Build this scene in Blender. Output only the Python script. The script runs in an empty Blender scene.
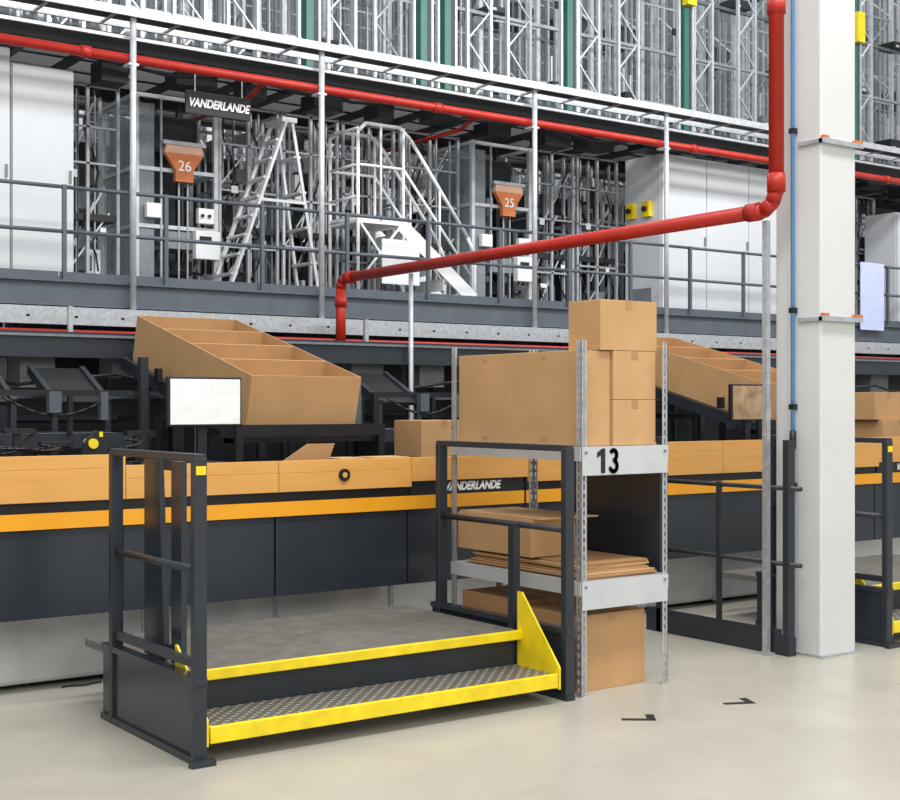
import bpy, math, random
from mathutils import Vector, Matrix
random.seed(7)
S=bpy.context.scene
C=S.collection
try:
    S.view_settings.view_transform='Standard'
except Exception: pass

# ---------------- materials ----------------
def mat(name,col,rough=.5,metal=0,var=.06,scale=6,bump=0,bscale=60,spec=.5,trans=0,alpha=1,emit=0):
    m=bpy.data.materials.new(name); m.use_nodes=True
    nt=m.node_tree; b=nt.nodes['Principled BSDF']
    tc=nt.nodes.new('ShaderNodeTexCoord'); no=nt.nodes.new('ShaderNodeTexNoise')
    no.inputs['Scale'].default_value=scale; no.inputs['Detail'].default_value=5
    nt.links.new(tc.outputs['Object'],no.inputs['Vector'])
    cr=nt.nodes.new('ShaderNodeValToRGB')
    cr.color_ramp.elements[0].position=.3; cr.color_ramp.elements[1].position=.7
    cr.color_ramp.elements[0].color=[c*(1-var) for c in col]+[1]
    cr.color_ramp.elements[1].color=[min(1,c*(1+var)) for c in col]+[1]
    nt.links.new(no.outputs['Fac'],cr.inputs['Fac']); nt.links.new(cr.outputs['Color'],b.inputs['Base Color'])
    b.inputs['Roughness'].default_value=rough; b.inputs['Metallic'].default_value=metal
    b.inputs['Specular IOR Level'].default_value=spec
    if bump:
        n2=nt.nodes.new('ShaderNodeTexNoise'); n2.inputs['Scale'].default_value=bscale
        nt.links.new(tc.outputs['Object'],n2.inputs['Vector'])
        bp=nt.nodes.new('ShaderNodeBump'); bp.inputs['Strength'].default_value=bump; bp.inputs['Distance'].default_value=.01
        nt.links.new(n2.outputs['Fac'],bp.inputs['Height']); nt.links.new(bp.outputs['Normal'],b.inputs['Normal'])
    if alpha<1: b.inputs['Alpha'].default_value=alpha
    return m
CARD=mat('cardboard',(.52,.305,.135),.85,var=.09,scale=3,bump=.15)
CARDB=mat('cardboard_light',(.54,.32,.145),.85,var=.08,scale=4,bump=.15)
CARD2=mat('cardboard_dark',(.42,.235,.10),.85,var=.07,scale=3)
CARDIN=mat('cardboard_inside',(.60,.37,.18),.85,var=.05,scale=3)
TAPE=mat('tape',(.42,.24,.10),.35,var=.05)
DARK=mat('dark_paint',(.022,.028,.036),.38,var=.12,scale=3)
DARKP=mat('dark_panel',(.023,.030,.040),.25,var=.1,scale=2)
BLACK=mat('black_plastic',(.007,.008,.010),.45,var=.2)
ORANGE=mat('orange_stripe',(.88,.38,.015),.4,var=.04)
YEL=mat('yellow_paint',(.85,.64,.01),.42,var=.12,scale=10)
RED=mat('red_pipe_paint',(.42,.022,.012),.38,var=.1,spec=.35)
GALV=mat('galvanised',(.48,.50,.52),.38,.5,var=.16,scale=25)
ALU=mat('aluminium',(.56,.58,.60),.38,.3,var=.14,scale=12)
ALUM=mat('aluminium_mid',(.40,.42,.44),.4,.3,var=.15,scale=12)
ALUD=mat('aluminium_dull',(.19,.21,.225),.45,.3,var=.15,scale=12)
SILVER=mat('silver_sheet',(.66,.66,.65),.3,.35,var=.14,scale=4)
WHITE=mat('white_paint',(.74,.75,.76),.5,var=.04)
WALLM=mat('back_wall_grey',(.26,.28,.30),.7,var=.5,scale=.6)
CAB=mat('cabinet_white',(.60,.62,.64),.42,var=.04,scale=1.5)
COLM=mat('column_white',(.64,.64,.63),.6,var=.03,scale=2,bump=.1)
BLUE=mat('blue_pipe',(.12,.33,.62),.35)
TEAL=mat('teal_paint',(.015,.13,.10),.4,var=.1)
GREYBLUE=mat('grey_blue_beam',(.085,.10,.12),.45,var=.1)
GREY=mat('mid_grey',(.2,.21,.22),.5,var=.1)
SIGNOR=mat('orange_sign',(.60,.17,.045),.5,var=.12,scale=9)
SIGNPALE=mat('pale_orange_sign',(.62,.36,.25),.5,var=.1,scale=9)
GLASS=mat('polycarbonate',(.45,.52,.56),.12,alpha=.3)
PAPER=mat('white_plastic_film',(.85,.86,.86),.22,var=.05,scale=20,bump=.8,bscale=9)
SCREENB=mat('painted_reflection_screen',(.42,.27,.15),.15,var=.5,scale=7)  # brown cardboard reflection painted into the screen colour
TEXTW=mat('white_lettering',(.95,.95,.95),.5,var=0)
TEXTB=mat('black_lettering',(.01,.01,.01),.5)
BLUESH=mat('pale_blue_sheet',(.55,.6,.85),.5)
CABLE=mat('cable_black',(.01,.01,.01),.4)
TOTE=mat('tote_grey_blue',(.05,.06,.075),.5,var=.2)

def deckmat():
    m=bpy.data.materials.new('deck_rubber'); m.use_nodes=True
    nt=m.node_tree; b=nt.nodes['Principled BSDF']; tc=nt.nodes.new('ShaderNodeTexCoord')
    no=nt.nodes.new('ShaderNodeTexNoise'); no.inputs['Scale'].default_value=9; no.inputs['Detail'].default_value=9; no.inputs['Roughness'].default_value=.75
    nt.links.new(tc.outputs['Object'],no.inputs['Vector'])
    w=nt.nodes.new('ShaderNodeTexWave'); w.bands_direction='X'; w.inputs['Scale'].default_value=14
    nt.links.new(tc.outputs['Object'],w.inputs['Vector'])
    mx=nt.nodes.new('ShaderNodeMath'); mx.operation='MULTIPLY_ADD'; mx.inputs[1].default_value=.25
    nt.links.new(w.outputs['Fac'],mx.inputs[0]); nt.links.new(no.outputs['Fac'],mx.inputs[2])
    cr=nt.nodes.new('ShaderNodeValToRGB'); cr.color_ramp.elements[0].position=.35; cr.color_ramp.elements[1].position=.85
    cr.color_ramp.elements[0].color=(.07,.067,.06,1); cr.color_ramp.elements[1].color=(.19,.18,.155,1)
    nt.links.new(mx.outputs[0],cr.inputs['Fac']); nt.links.new(cr.outputs['Color'],b.inputs['Base Color'])
    b.inputs['Roughness'].default_value=.6
    bp=nt.nodes.new('ShaderNodeBump'); bp.inputs['Strength'].default_value=.3; bp.inputs['Distance'].default_value=.01
    nt.links.new(w.outputs['Fac'],bp.inputs['Height']); nt.links.new(bp.outputs['Normal'],b.inputs['Normal'])
    return m
DECK=deckmat()
def wood():
    m=bpy.data.materials.new('amber_wood'); m.use_nodes=True
    nt=m.node_tree; b=nt.nodes['Principled BSDF']; tc=nt.nodes.new('ShaderNodeTexCoord')
    mp=nt.nodes.new('ShaderNodeMapping'); mp.inputs['Scale'].default_value=(1,6,9)
    no=nt.nodes.new('ShaderNodeTexNoise'); no.inputs['Scale'].default_value=1.3; no.inputs['Detail'].default_value=6
    cr=nt.nodes.new('ShaderNodeValToRGB')
    cr.color_ramp.elements[0].position=.25; cr.color_ramp.elements[1].position=.75
    cr.color_ramp.elements[0].color=(.66,.32,.07,1); cr.color_ramp.elements[1].color=(.76,.40,.11,1)
    nt.links.new(tc.outputs['Object'],mp.inputs['Vector']); nt.links.new(mp.outputs['Vector'],no.inputs['Vector'])
    nt.links.new(no.outputs['Fac'],cr.inputs['Fac']); nt.links.new(cr.outputs['Color'],b.inputs['Base Color'])
    b.inputs['Roughness'].default_value=.42
    return m
WOOD=wood()
def floormat():
    m=bpy.data.materials.new('polished_concrete'); m.use_nodes=True
    nt=m.node_tree; b=nt.nodes['Principled BSDF']; tc=nt.nodes.new('ShaderNodeTexCoord')
    no=nt.nodes.new('ShaderNodeTexNoise'); no.inputs['Scale'].default_value=1.1; no.inputs['Detail'].default_value=10; no.inputs['Roughness'].default_value=.68
    cr=nt.nodes.new('ShaderNodeValToRGB')
    cr.color_ramp.elements[0].position=.3; cr.color_ramp.elements[1].position=.72
    cr.color_ramp.elements[0].color=(.385,.362,.305,1); cr.color_ramp.elements[1].color=(.50,.475,.415,1)
    nt.links.new(tc.outputs['Object'],no.inputs['Vector'])
    n2=nt.nodes.new('ShaderNodeTexNoise'); n2.inputs['Scale'].default_value=1.4; n2.inputs['Detail'].default_value=3
    nt.links.new(tc.outputs['Object'],n2.inputs['Vector'])
    mr=nt.nodes.new('ShaderNodeMapRange'); mr.inputs['To Min'].default_value=.22; mr.inputs['To Max'].default_value=.42
    nt.links.new(n2.outputs['Fac'],mr.inputs['Value']); nt.links.new(mr.outputs['Result'],b.inputs['Roughness'])
    nt.links.new(no.outputs['Fac'],cr.inputs['Fac']); nt.links.new(cr.outputs['Color'],b.inputs['Base Color'])
    return m
FLOOR=floormat()
def tread():
    m=bpy.data.materials.new('diamond_tread'); m.use_nodes=True
    nt=m.node_tree; b=nt.nodes['Principled BSDF']; tc=nt.nodes.new('ShaderNodeTexCoord')
    mp=nt.nodes.new('ShaderNodeMapping'); mp.inputs['Rotation'].default_value=(0,0,.785)
    ck=nt.nodes.new('ShaderNodeTexVoronoi'); ck.inputs['Scale'].default_value=21; ck.inputs['Randomness'].default_value=0
    nt.links.new(tc.outputs['Object'],mp.inputs['Vector']); nt.links.new(mp.outputs['Vector'],ck.inputs['Vector'])
    cr=nt.nodes.new('ShaderNodeValToRGB'); cr.color_ramp.elements[0].color=(.85,.82,.75,1); cr.color_ramp.elements[1].color=(.13,.12,.10,1)
    cr.color_ramp.elements[0].position=.34; cr.color_ramp.elements[1].position=.5
    nt.links.new(ck.outputs['Distance'],cr.inputs['Fac']); nt.links.new(cr.outputs['Color'],b.inputs['Base Color'])
    b.inputs['Roughness'].default_value=.4; b.inputs['Metallic'].default_value=.1
    return m
TREAD=tread()

# ---------------- mesh builder ----------------
class M:
    def __init__(s): s.v=[]; s.f=[]; s.sm=[]; s.mi=[]; s.cur=0; s.pc=[]
    def m(s,i): s.cur=i; return s
    def _add(s,vs,fs,sm=False):
        o=len(s.v); fo=len(s.f); s.v+= [tuple(v) for v in vs]
        for i,f in enumerate(fs):
            s.f.append([o+k for k in f]); s.sm.append(sm if isinstance(sm,bool) else sm[i]); s.mi.append(s.cur)
        s.pc.append((o,len(s.v),fo,len(s.f)))
    def pieces(s):
        out=[]
        for a,b,c,d in s.pc:
            n=M(); n.v=s.v[a:b]; n.f=[[k-a for k in f] for f in s.f[c:d]]; n.sm=s.sm[c:d]; n.mi=s.mi[c:d]; out.append(n)
        return out
    def box(s,x0,x1,y0,y1,z0,z1):
        s._add([(x0,y0,z0),(x1,y0,z0),(x1,y1,z0),(x0,y1,z0),(x0,y0,z1),(x1,y0,z1),(x1,y1,z1),(x0,y1,z1)],
          [(0,3,2,1),(4,5,6,7),(0,1,5,4),(1,2,6,5),(2,3,7,6),(3,0,4,7)]); return s
    def cyl(s,p0,p1,r,n=10,r2=None):
        p0=Vector(p0);p1=Vector(p1);d=(p1-p0)
        if d.length<1e-6: return s
        d.normalize(); a=d.orthogonal().normalized(); b=d.cross(a); r2=r if r2 is None else r2
        vs=[];
        for k in range(n):
            t=2*math.pi*k/n; vs.append(p0+r*(math.cos(t)*a+math.sin(t)*b))
        for k in range(n):
            t=2*math.pi*k/n; vs.append(p1+r2*(math.cos(t)*a+math.sin(t)*b))
        fs=[(k,(k+1)%n,n+(k+1)%n,n+k) for k in range(n)]+[tuple(range(n))[::-1],tuple(range(n,2*n))]
        s._add(vs,fs,[True]*n+[False,False]); return s
    def tube(s,pts,r,n=10):
        for i in range(len(pts)-1): s.cyl(pts[i],pts[i+1],r,n)
        for p in pts[1:-1]: s.ball(p,r)
        return s
    def ball(s,p,r,n=8,h=5):
        p=Vector(p); vs=[p+Vector((0,0,-r))]
        for j in range(1,h):
            ph=-math.pi/2+math.pi*j/h
            for k in range(n):
                t=2*math.pi*k/n; vs.append(p+Vector((r*math.cos(ph)*math.cos(t),r*math.cos(ph)*math.sin(t),r*math.sin(ph))))
        vs.append(p+Vector((0,0,r))); fs=[]
        for k in range(n): fs.append((0,1+(k+1)%n,1+k))
        for j in range(h-2):
            for k in range(n):
                a=1+j*n+k;b=1+j*n+(k+1)%n; fs.append((a,b,b+n,a+n))
        L=len(vs)-1; o=1+(h-2)*n
        for k in range(n): fs.append((o+k,o+(k+1)%n,L))
        s._add(vs,fs,True); return s
    def beam(s,p0,p1,w,h,up=(0,0,1)):
        p0=Vector(p0);p1=Vector(p1);d=(p1-p0).normalized(); up=Vector(up)
        if abs(d.dot(up))>.99: up=Vector((0,1,0))
        a=d.cross(up).normalized()*w/2; b=a.cross(d).normalized()*h/2
        vs=[p0-a-b,p0+a-b,p0+a+b,p0-a+b,p1-a-b,p1+a-b,p1+a+b,p1-a+b]
        s._add(vs,[(0,3,2,1),(4,5,6,7),(0,1,5,4),(1,2,6,5),(2,3,7,6),(3,0,4,7)]); return s
    def prism(s,pts,vec):
        n=len(pts); vec=Vector(vec); vs=[Vector(p) for p in pts]+[Vector(p)+vec for p in pts]
        s._add(vs,[tuple(range(n))[::-1],tuple(range(n,2*n))]+[(k,(k+1)%n,n+(k+1)%n,n+k) for k in range(n)]); return s

def fixn(me):
    import bmesh
    b=bmesh.new(); b.from_mesh(me); bmesh.ops.recalc_face_normals(b,faces=b.faces); b.to_mesh(me); b.free()
def parent_world(p):
    v=Vector(p.location)
    while p.parent: p=p.parent; v+=Vector(p.location)
    return v
def mk(name,m,mats,parent=None,bevel=0,label=None,cat=None,group=None,kind=None,rot=None,split=False):
    if split:
        r=None
        for pm in m.pieces(): r=mk(name,pm,mats,parent,bevel,label,cat,group,kind,rot)
        return r
    if not isinstance(mats,(list,tuple)): mats=[mats]
    xs=[v[0] for v in m.v];ys=[v[1] for v in m.v];zs=[v[2] for v in m.v]
    o=Vector(((min(xs)+max(xs))/2,(min(ys)+max(ys))/2,min(zs)))
    me=bpy.data.meshes.new(name); me.from_pydata([(v[0]-o.x,v[1]-o.y,v[2]-o.z) for v in m.v],[],m.f)
    for i,p in enumerate(me.polygons): p.use_smooth=m.sm[i]; p.material_index=m.mi[i]
    for k in mats: me.materials.append(k)
    fixn(me)
    ob=bpy.data.objects.new(name,me); C.objects.link(ob)
    if parent is not None:
        ob.parent=parent; ob.location=o-parent_world(parent)
    else: ob.location=o
    if bevel:
        bm=ob.modifiers.new('bev','BEVEL'); bm.width=bevel; bm.segments=2; bm.limit_method='ANGLE'
    if label: ob['label']=label
    if cat: ob['category']=cat
    if group: ob['group']=group
    if kind: ob['kind']=kind
    if rot: ob.rotation_euler=rot
    return ob
def root(name,loc,label,cat,group=None):
    e=bpy.data.objects.new(name,None); e.empty_display_size=.2; C.objects.link(e); e.location=loc
    e['label']=label; e['category']=cat
    if group: e['group']=group
    return e
def dup(r,delta=(0,0,0),loc=None,label=None,rotz=None):
    def rec(o,par):
        n=o.copy(); C.objects.link(n)
        if par is not None: n.parent=par
        for c in list(o.children): 
            rec(c,n)
        return n
    n=rec(r,None)
    n.location=Vector(loc) if loc else Vector(r.location)+Vector(delta)
    if label: n['label']=label
    if rotz is not None: n.rotation_euler[2]=rotz
    return n
def text(name,body,loc,size,m,parent,rotz=0,shear=0,bold=.0,sx=1):
    cu=bpy.data.curves.new('txt','FONT'); cu.body=body; cu.size=size; cu.extrude=.0015; cu.align_x='CENTER'; cu.align_y='CENTER'; cu.shear=shear; cu.offset=bold
    t=bpy.data.objects.new('t',cu); C.objects.link(t); bpy.context.view_layer.update()
    dg=bpy.context.evaluated_depsgraph_get(); me=bpy.data.meshes.new_from_object(t.evaluated_get(dg))
    bpy.data.objects.remove(t); me.materials.clear(); me.materials.append(m)
    me.transform(Matrix.Rotation(math.pi/2,4,'X')@Matrix.Scale(sx,4,(1,0,0)))
    o=bpy.data.objects.new(name,me); C.objects.link(o); o.parent=parent; o.location=Vector(loc)-parent_world(parent); o.rotation_euler[2]=rotz
    return o

# ---------------- structure ----------------
mk('floor',M().box(-8,42,-6,30,-.1,0),FLOOR,kind='structure')
mk('wall_back',M().box(-8,42,26,26.2,0,15),WALLM,kind='structure')

# structural column
co=root('structural_column',(7.2,5.8,0),'white square concrete column standing on the floor','column')
mk('shaft',M().box(7.02,7.38,5.63,6.0,.0,13),COLM,co,bevel=.008)
for z in (3.36,2.2):
    mk('clamp_bracket',M().box(7.0,7.42,5.595,5.628,z,z+.03).box(7.0,7.018,5.6,5.80,z,z+.025),GALV,co,label='galvanised clamp strip')
    mk('clip',M().box(7.345,7.42,5.597,5.627,z+.031,z+.05).box(7.02,7.07,5.597,5.627,z+.031,z+.05),SIGNOR,co,split=True,label='small orange clip')
mk('base_plate',M().box(7.0,7.41,5.60,6.02,0,.015),GALV,co)

# red pipes
rp=root('sprinkler_pipe',(6.79,5.8,0),'red sprinkler pipe dropping beside the white column to the walkway','pipe')
pts=[(6.79,5.8,13),(6.79,5.8,3.05),(6.79,5.83,2.98),(6.79,5.9,2.93),(6.79,11.2,2.9),(6.79,11.28,2.87),(6.79,11.3,2.8),(6.79,11.3,2.2)]
mk('pipe_run',M().tube(pts,.05,14),RED,rp)
m=M()
for p,q in (((6.79,5.8,3.16),(6.79,5.8,3.04)),((6.79,5.94,2.93),(6.79,6.04,2.93)),((6.79,11.06,2.9),(6.79,11.16,2.9)),((6.79,11.3,2.72),(6.79,11.3,2.62)),((6.79,5.8,4.2),(6.79,5.8,4.3))): m.cyl(p,q,.061,14)
mk('coupling',m,RED,rp,split=True)
lp=root('sprinkler_pipe',(12,12,4.9),'long red sprinkler main running along the galvanised tray','pipe')
mk('pipe_run',M().cyl((0,12,4.93),(26,12,4.93),.046,12),RED,lp)
m=M()
for x in (4.4,8.4,12.4,16.4): m.cyl((x,12,4.93),(x+.1,12,4.93),.056,12)
mk('coupling',m,RED,lp,split=True)
for x in (6.36,9.1,15.6):
    mk('sprinkler_branch',M().tube([(x,12.07,4.93),(x+.04,12.3,4.93),(x+.04,12.5,4.86),(x+.04,14.2,4.86)],.026,8),RED,label='thin red sprinkler branch pipe feeding from the main',cat='pipe',group='sprinkler branches')
mk('sprinkler_pipe',M().cyl((0,11.4,2.28),(26,11.4,2.28),.03,10),RED,label='thin red pipe running under the walkway edge',cat='pipe')
dp=root('duct_pipe',(3.2,11.0,0),'dark grey round pipe running under the walkway edge','pipe')
mk('pipe_run',M().cyl((0,11.2,2.1),(16,11.2,2.1),.06,14),GREYBLUE,dp)
mk('hanger',M().box(1,1.04,11.18,11.22,2.14,2.5).box(4,4.04,11.18,11.22,2.14,2.5).box(7,7.04,11.18,11.22,2.14,2.5).box(10,10.04,11.18,11.22,2.14,2.5),GALV,dp,split=True)
mk('support_pole',M().cyl((6.79,10.06,0),(6.79,10.06,2.85),.022,10).box(6.73,6.85,10.0,10.095,0,.01),ALUM,label='slim galvanised pole carrying the red pipe',cat='pole')
for x in (4.87,6.91,9.74,11.86,14.4,17):
    mk('support_pole',M().cyl((x,11.88,2.54),(x,11.88,5.28),.03,10).box(x-.05,x+.05,11.86,12,4.84,4.86),ALU,label='galvanised upright pole on the walkway edge holding the red pipe',cat='pole',group='walkway poles')
mk('strut_post',M().box(6.825,6.86,5.91,5.95,0,2.87).box(6.79,6.875,5.88,5.98,0,.012),GALV,label='slim galvanised strut post beside the white column',cat='post')
bp=root('compressed_air_pipe',(6.995,5.83,0),'thin blue air pipe clipped down the white column','pipe')
mk('pipe_run',M().cyl((6.995,5.835,.2),(6.995,5.835,13),.013,8),BLUE,bp)
m=M()
for z in (1.1,1.62,2.26,3.45): m.box(6.975,7.018,5.815,5.855,z,z+.035)
m.cyl((6.994,5.835,1.36),(6.994,5.835,1.48),.022)
mk('valve_fitting',m,BLACK,bp,split=True)

# ---------------- walkway ----------------
wd=root('mezzanine_walkway',(13,13.6,2.5),'raised steel walkway with dark edge beam and galvanised struts','walkway')
mk('deck_plate',M().box(0,26,12.05,15.2,2.68,2.76),GREY,wd)
mk('edge_beam',M().box(0,26,11.98,12.05,2.56,2.8).box(0,26,11.94,11.98,2.56,2.58).box(0,26,11.94,11.98,2.78,2.8),GREYBLUE,wd)
m=M().box(0,26,11.82,11.97,2.50,2.54).box(0,26,11.82,11.83,2.44,2.50).box(0,26,11.5,11.53,2.36,2.44)
for i in range(60):
    x=.3+i*.43; m.box(x,x+.03,11.5,11.97,2.42,2.44)
mk('galvanised_strut',m,GALV,wd)
m=M()
for i in range(13):
    x=1+i*2; m.box(x,x+.1,12.1,15.2,2.5,2.67)
mk('joist',m,BLACK,wd,split=True)
m=M()
for x in (1.5,5.5,9.6,13.5,17.5,21.5): m.box(x,x+.12,12.4,12.52,0,2.5)
mk('leg',m,BLACK,wd,split=True)
def guard(x0):
    r=root('guardrail',(x0,12.02,2.8),'dark tubular guardrail section on the walkway edge','railing','walkway guardrail')
    for x in (x0+.04,x0+1.04): mk('post',M().box(x-.018,x+.018,12.0,12.04,2.8,3.68),GREYBLUE,r)
    for z in (3.66,3.25): mk('rail',M().cyl((x0,12.02,z),(x0+2.03,12.02,z),.019,8),GREYBLUE,r)
    mk('toe_board',M().box(x0,x0+2.03,12.03,12.04,2.8,2.88),GREYBLUE,r)
    return r
g0=guard(2.18)
for i in range(1,10): dup(g0,(2.04*i,0,0))
ct=root('cable_tray',(13,12,5.3),'galvanised cable tray with cross rungs above the red pipe','tray')
m=M().box(0,26,11.8,11.83,5.28,5.36).box(0,26,12.2,12.23,5.28,5.36)
for i in range(40):
    x=.2+i*.64; m.box(x,x+.03,11.83,12.2,5.29,5.31)
mk('tray_run',m,GALV,ct)
mk('tray_bracket',M().box(0,26,11.95,11.98,5.10,5.13),GALV,ct)
mk('cable_bundle',M().box(0,26,11.9,12.1,5.312,5.34),CABLE,ct)
ug=root('upper_gantry',(13,13.2,5.0),'black steel gantry deck hanging over the walkway','gantry')
m=M()
for y in (12.4,12.9,13.4,13.85): m.box(2,26,y,y+.09,5.1,5.27)
for i in range(40):
    x=2.2+i*.6; m.box(x,x+.07,12.4,13.9,5.03,5.1)
mk('beam_grid',m,BLACK,ug)
m=M()
random.seed(3)
for i in range(30):
    x=2.4+i*.8; w=random.uniform(.2,.5); h=random.uniform(.05,.2); y=random.uniform(12.4,12.6)
    if 2.5<x<4.7 or 12.2<x<15.0: continue
    m.box(x,x+w,y,y+.3,5.02-h,5.03)
mk('drive_unit',m,BLACK,ug,split=True)
mk('cable_bundle',M().tube([(2+i*.7,12.35+.04*math.sin(i*1.7),4.97+.05*math.sin(i*2.3)) for i in range(33)],.018,6),BLACK,ug)

# ---------------- hanging sign ----------------
hs=root('hanging_sign',(5.96,12.28,4.6),'dark hanging sign with white lettering under the gantry','sign')
mk('board',M().box(5.58,6.30,12.27,12.3,4.56,4.79),BLACK,hs,bevel=.005)
mk('hanger_rod',M().box(5.68,5.69,12.28,12.29,4.79,5.03).box(6.2,6.21,12.28,12.29,4.79,5.03),GALV,hs,split=True)
text('lettering','VANDERLANDE',(5.94,12.262,4.67),.115,TEXTW,hs,shear=.25,bold=.004,sx=.82)

# ---------------- cabinets ----------------
def cabinet(x0,x1,y0,y1,z1,n,label):
    r=root('control_cabinet',(x0,y0,2.76),label,'cabinet')
    mk('body',M().box(x0,x1,y0+.03,y1,2.86,z1),CAB,r,bevel=.006)
    mk('plinth',M().box(x0+.02,x1-.02,y0+.05,y1-.02,2.761,2.86),GREY,r)
    w=(x1-x0)/n
    for i in range(n):
        d=mk('door',M().box(x0+i*w+.008,x0+(i+1)*w-.008,y0,y0+.028,2.88,z1-.02),CAB,r,bevel=.004)
        hx=x0+(i+1)*w-.05
        mk('handle',M().box(hx,hx+.018,y0-.02,y0,3.78,3.9),GREY,d)
    return r
cabinet(2.7,3.92,12.5,13.05,5.0,2,'tall light grey control cabinet on the walkway')
cabinet(3.93,4.53,12.5,13.05,4.87,1,'light grey control cabinet standing beside a taller one')
c=cabinet(12.4,14.9,12.5,13.2,4.95,3,'wide light grey control cabinet with yellow emergency stops')
for y in (12.68,12.98):
    mk('emergency_stop',M().box(12.33,12.4,y,y+.13,4.14,4.34).m(1).cyl((12.33,y+.065,4.24),(12.29,y+.065,4.24),.035,10),[YEL,BLACK],c,label='yellow box with dark push button')
mk('vent_grille',M().box(12.395,12.4,12.7,13.05,3.0,3.2),GREY,c)
cabinet(17.4,19.4,12.5,13.1,4.6,3,'light grey control cabinet further along the walkway')
mk('notice_sheet',M().box(15.72,16.25,11.9,11.91,2.72,3.68),BLUESH,label='pale lilac sheet hung on the walkway railing',cat='sheet')

# ---------------- carton lifts ----------------
def lift(x0,num,label):
    r=root('carton_lift',(x0,13.2,2.76),label,'lift')
    x1=x0+.9; y0,y1=13.1,14.0
    m=M()
    for x in (x0,x1):
        for y in (y0,y1): m.box(x-.025,x+.025,y-.025,y+.025,2.761,4.9)
    for z in (2.9,3.5,4.1,4.86):
        m.box(x0,x1,y0-.02,y0+.02,z,z+.04).box(x0,x1,y1-.02,y1+.02,z,z+.04).box(x0-.02,x0+.02,y0,y1,z,z+.04).box(x1-.02,x1+.02,y0,y1,z,z+.04)
    mk('frame',m,ALU,r)
    mk('guard_panel',M().box(x0-.004,x0+.004,y0+.03,y1-.03,2.95,4.85).box(x0+.03,x0+.2,y0-.004,y0+.004,2.95,4.8),GLASS,r,split=True)
    m=M().box(x0+.3,x0+.36,y0+.3,y0+.36,2.761,4.9).box(x0+.6,x0+.66,y0+.3,y0+.36,2.761,4.9).box(x0+.25,x0+.72,y0+.2,y0+.5,3.05,3.2).box(x0+.2,x0+.8,y0+.25,y0+.7,4.35,4.75)
    mk('mast',m,BLACK,r)
    mk('back_panel',M().box(x0+.05,x0+.85,y1-.08,y1-.05,2.9,4.8),TOTE,r)
    # funnel shaped sign with pale upper part
    mk('sign_plate',M().prism([(x0+.28,y0-.1,4.29),(x0+.72,y0-.1,4.29),(x0+.60,y0-.1,4.12),(x0+.60,y0-.1,4.0),(x0+.40,y0-.1,4.0),(x0+.40,y0-.1,4.12)],(0,.06,0)),SIGNOR,r)
    mk('sign_top',M().prism([(x0+.28,y0-.1,4.292),(x0+.72,y0-.1,4.292),(x0+.70,y0-.1,4.38),(x0+.30,y0-.1,4.38)],(0,.06,0)),SIGNPALE,r)
    mk('sign_rim',M().box(x0+.26,x0+.74,y0-.11,y0-.03,4.38,4.42),ALUM,r)
    text('lettering',num,(x0+.5,y0-.104,4.16),.155,TEXTW,r)
    mk('control_box',M().box(x0+.62,x0+.9,y0-.12,y0-.03,3.2,3.5).box(x0+.66,x0+.84,y0-.1,y0-.03,3.58,3.74).box(x0+.08,x0+.24,y0-.1,y0-.03,3.6,3.75),WHITE,r,bevel=.005,split=True)
    mk('push_button',M().cyl((x0+.70,y0-.125,3.66),(x0+.70,y0-.1,3.66),.018,10).cyl((x0+.78,y0-.125,3.66),(x0+.78,y0-.1,3.66),.018,10).box(x0+.66,x0+.8,y0-.124,y0-.12,3.36,3.44),BLACK,r,split=True)
    mk('tote_carrier',M().box(x0+.3,x0+.75,y0-.02,y0+.4,3.3,3.34).box(x0+.3,x0+.75,y0-.02,y0,3.34,3.48),GREY,r)
    mk('guide_bar',M().box(x0+.26,x0+.28,y0-.03,y0-.01,2.9,4.86).box(x0+.46,x0+.475,y0-.03,y0-.01,2.9,4.0).box(x0+.56,x0+.575,y0-.03,y0-.01,2.9,4.0).box(x0+.93,x0+.96,y0-.03,y0,2.761,4.86),ALUM,r,split=True)
    mk('hose',M().tube([(x0+.15,y0+.1,4.8),(x0+.2,y0+.05,4.4),(x0+.12,y0+.06,4.0),(x0+.2,y0+.1,3.5),(x0+.45,y0+.1,3.1),(x0+.8,y0+.1,3.05)],.014,6),CABLE,r)
    return r
lift(5.4,'26','aluminium framed carton lift with orange number sign')
lift(9.75,'25','aluminium framed carton lift with a small orange sign')
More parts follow.
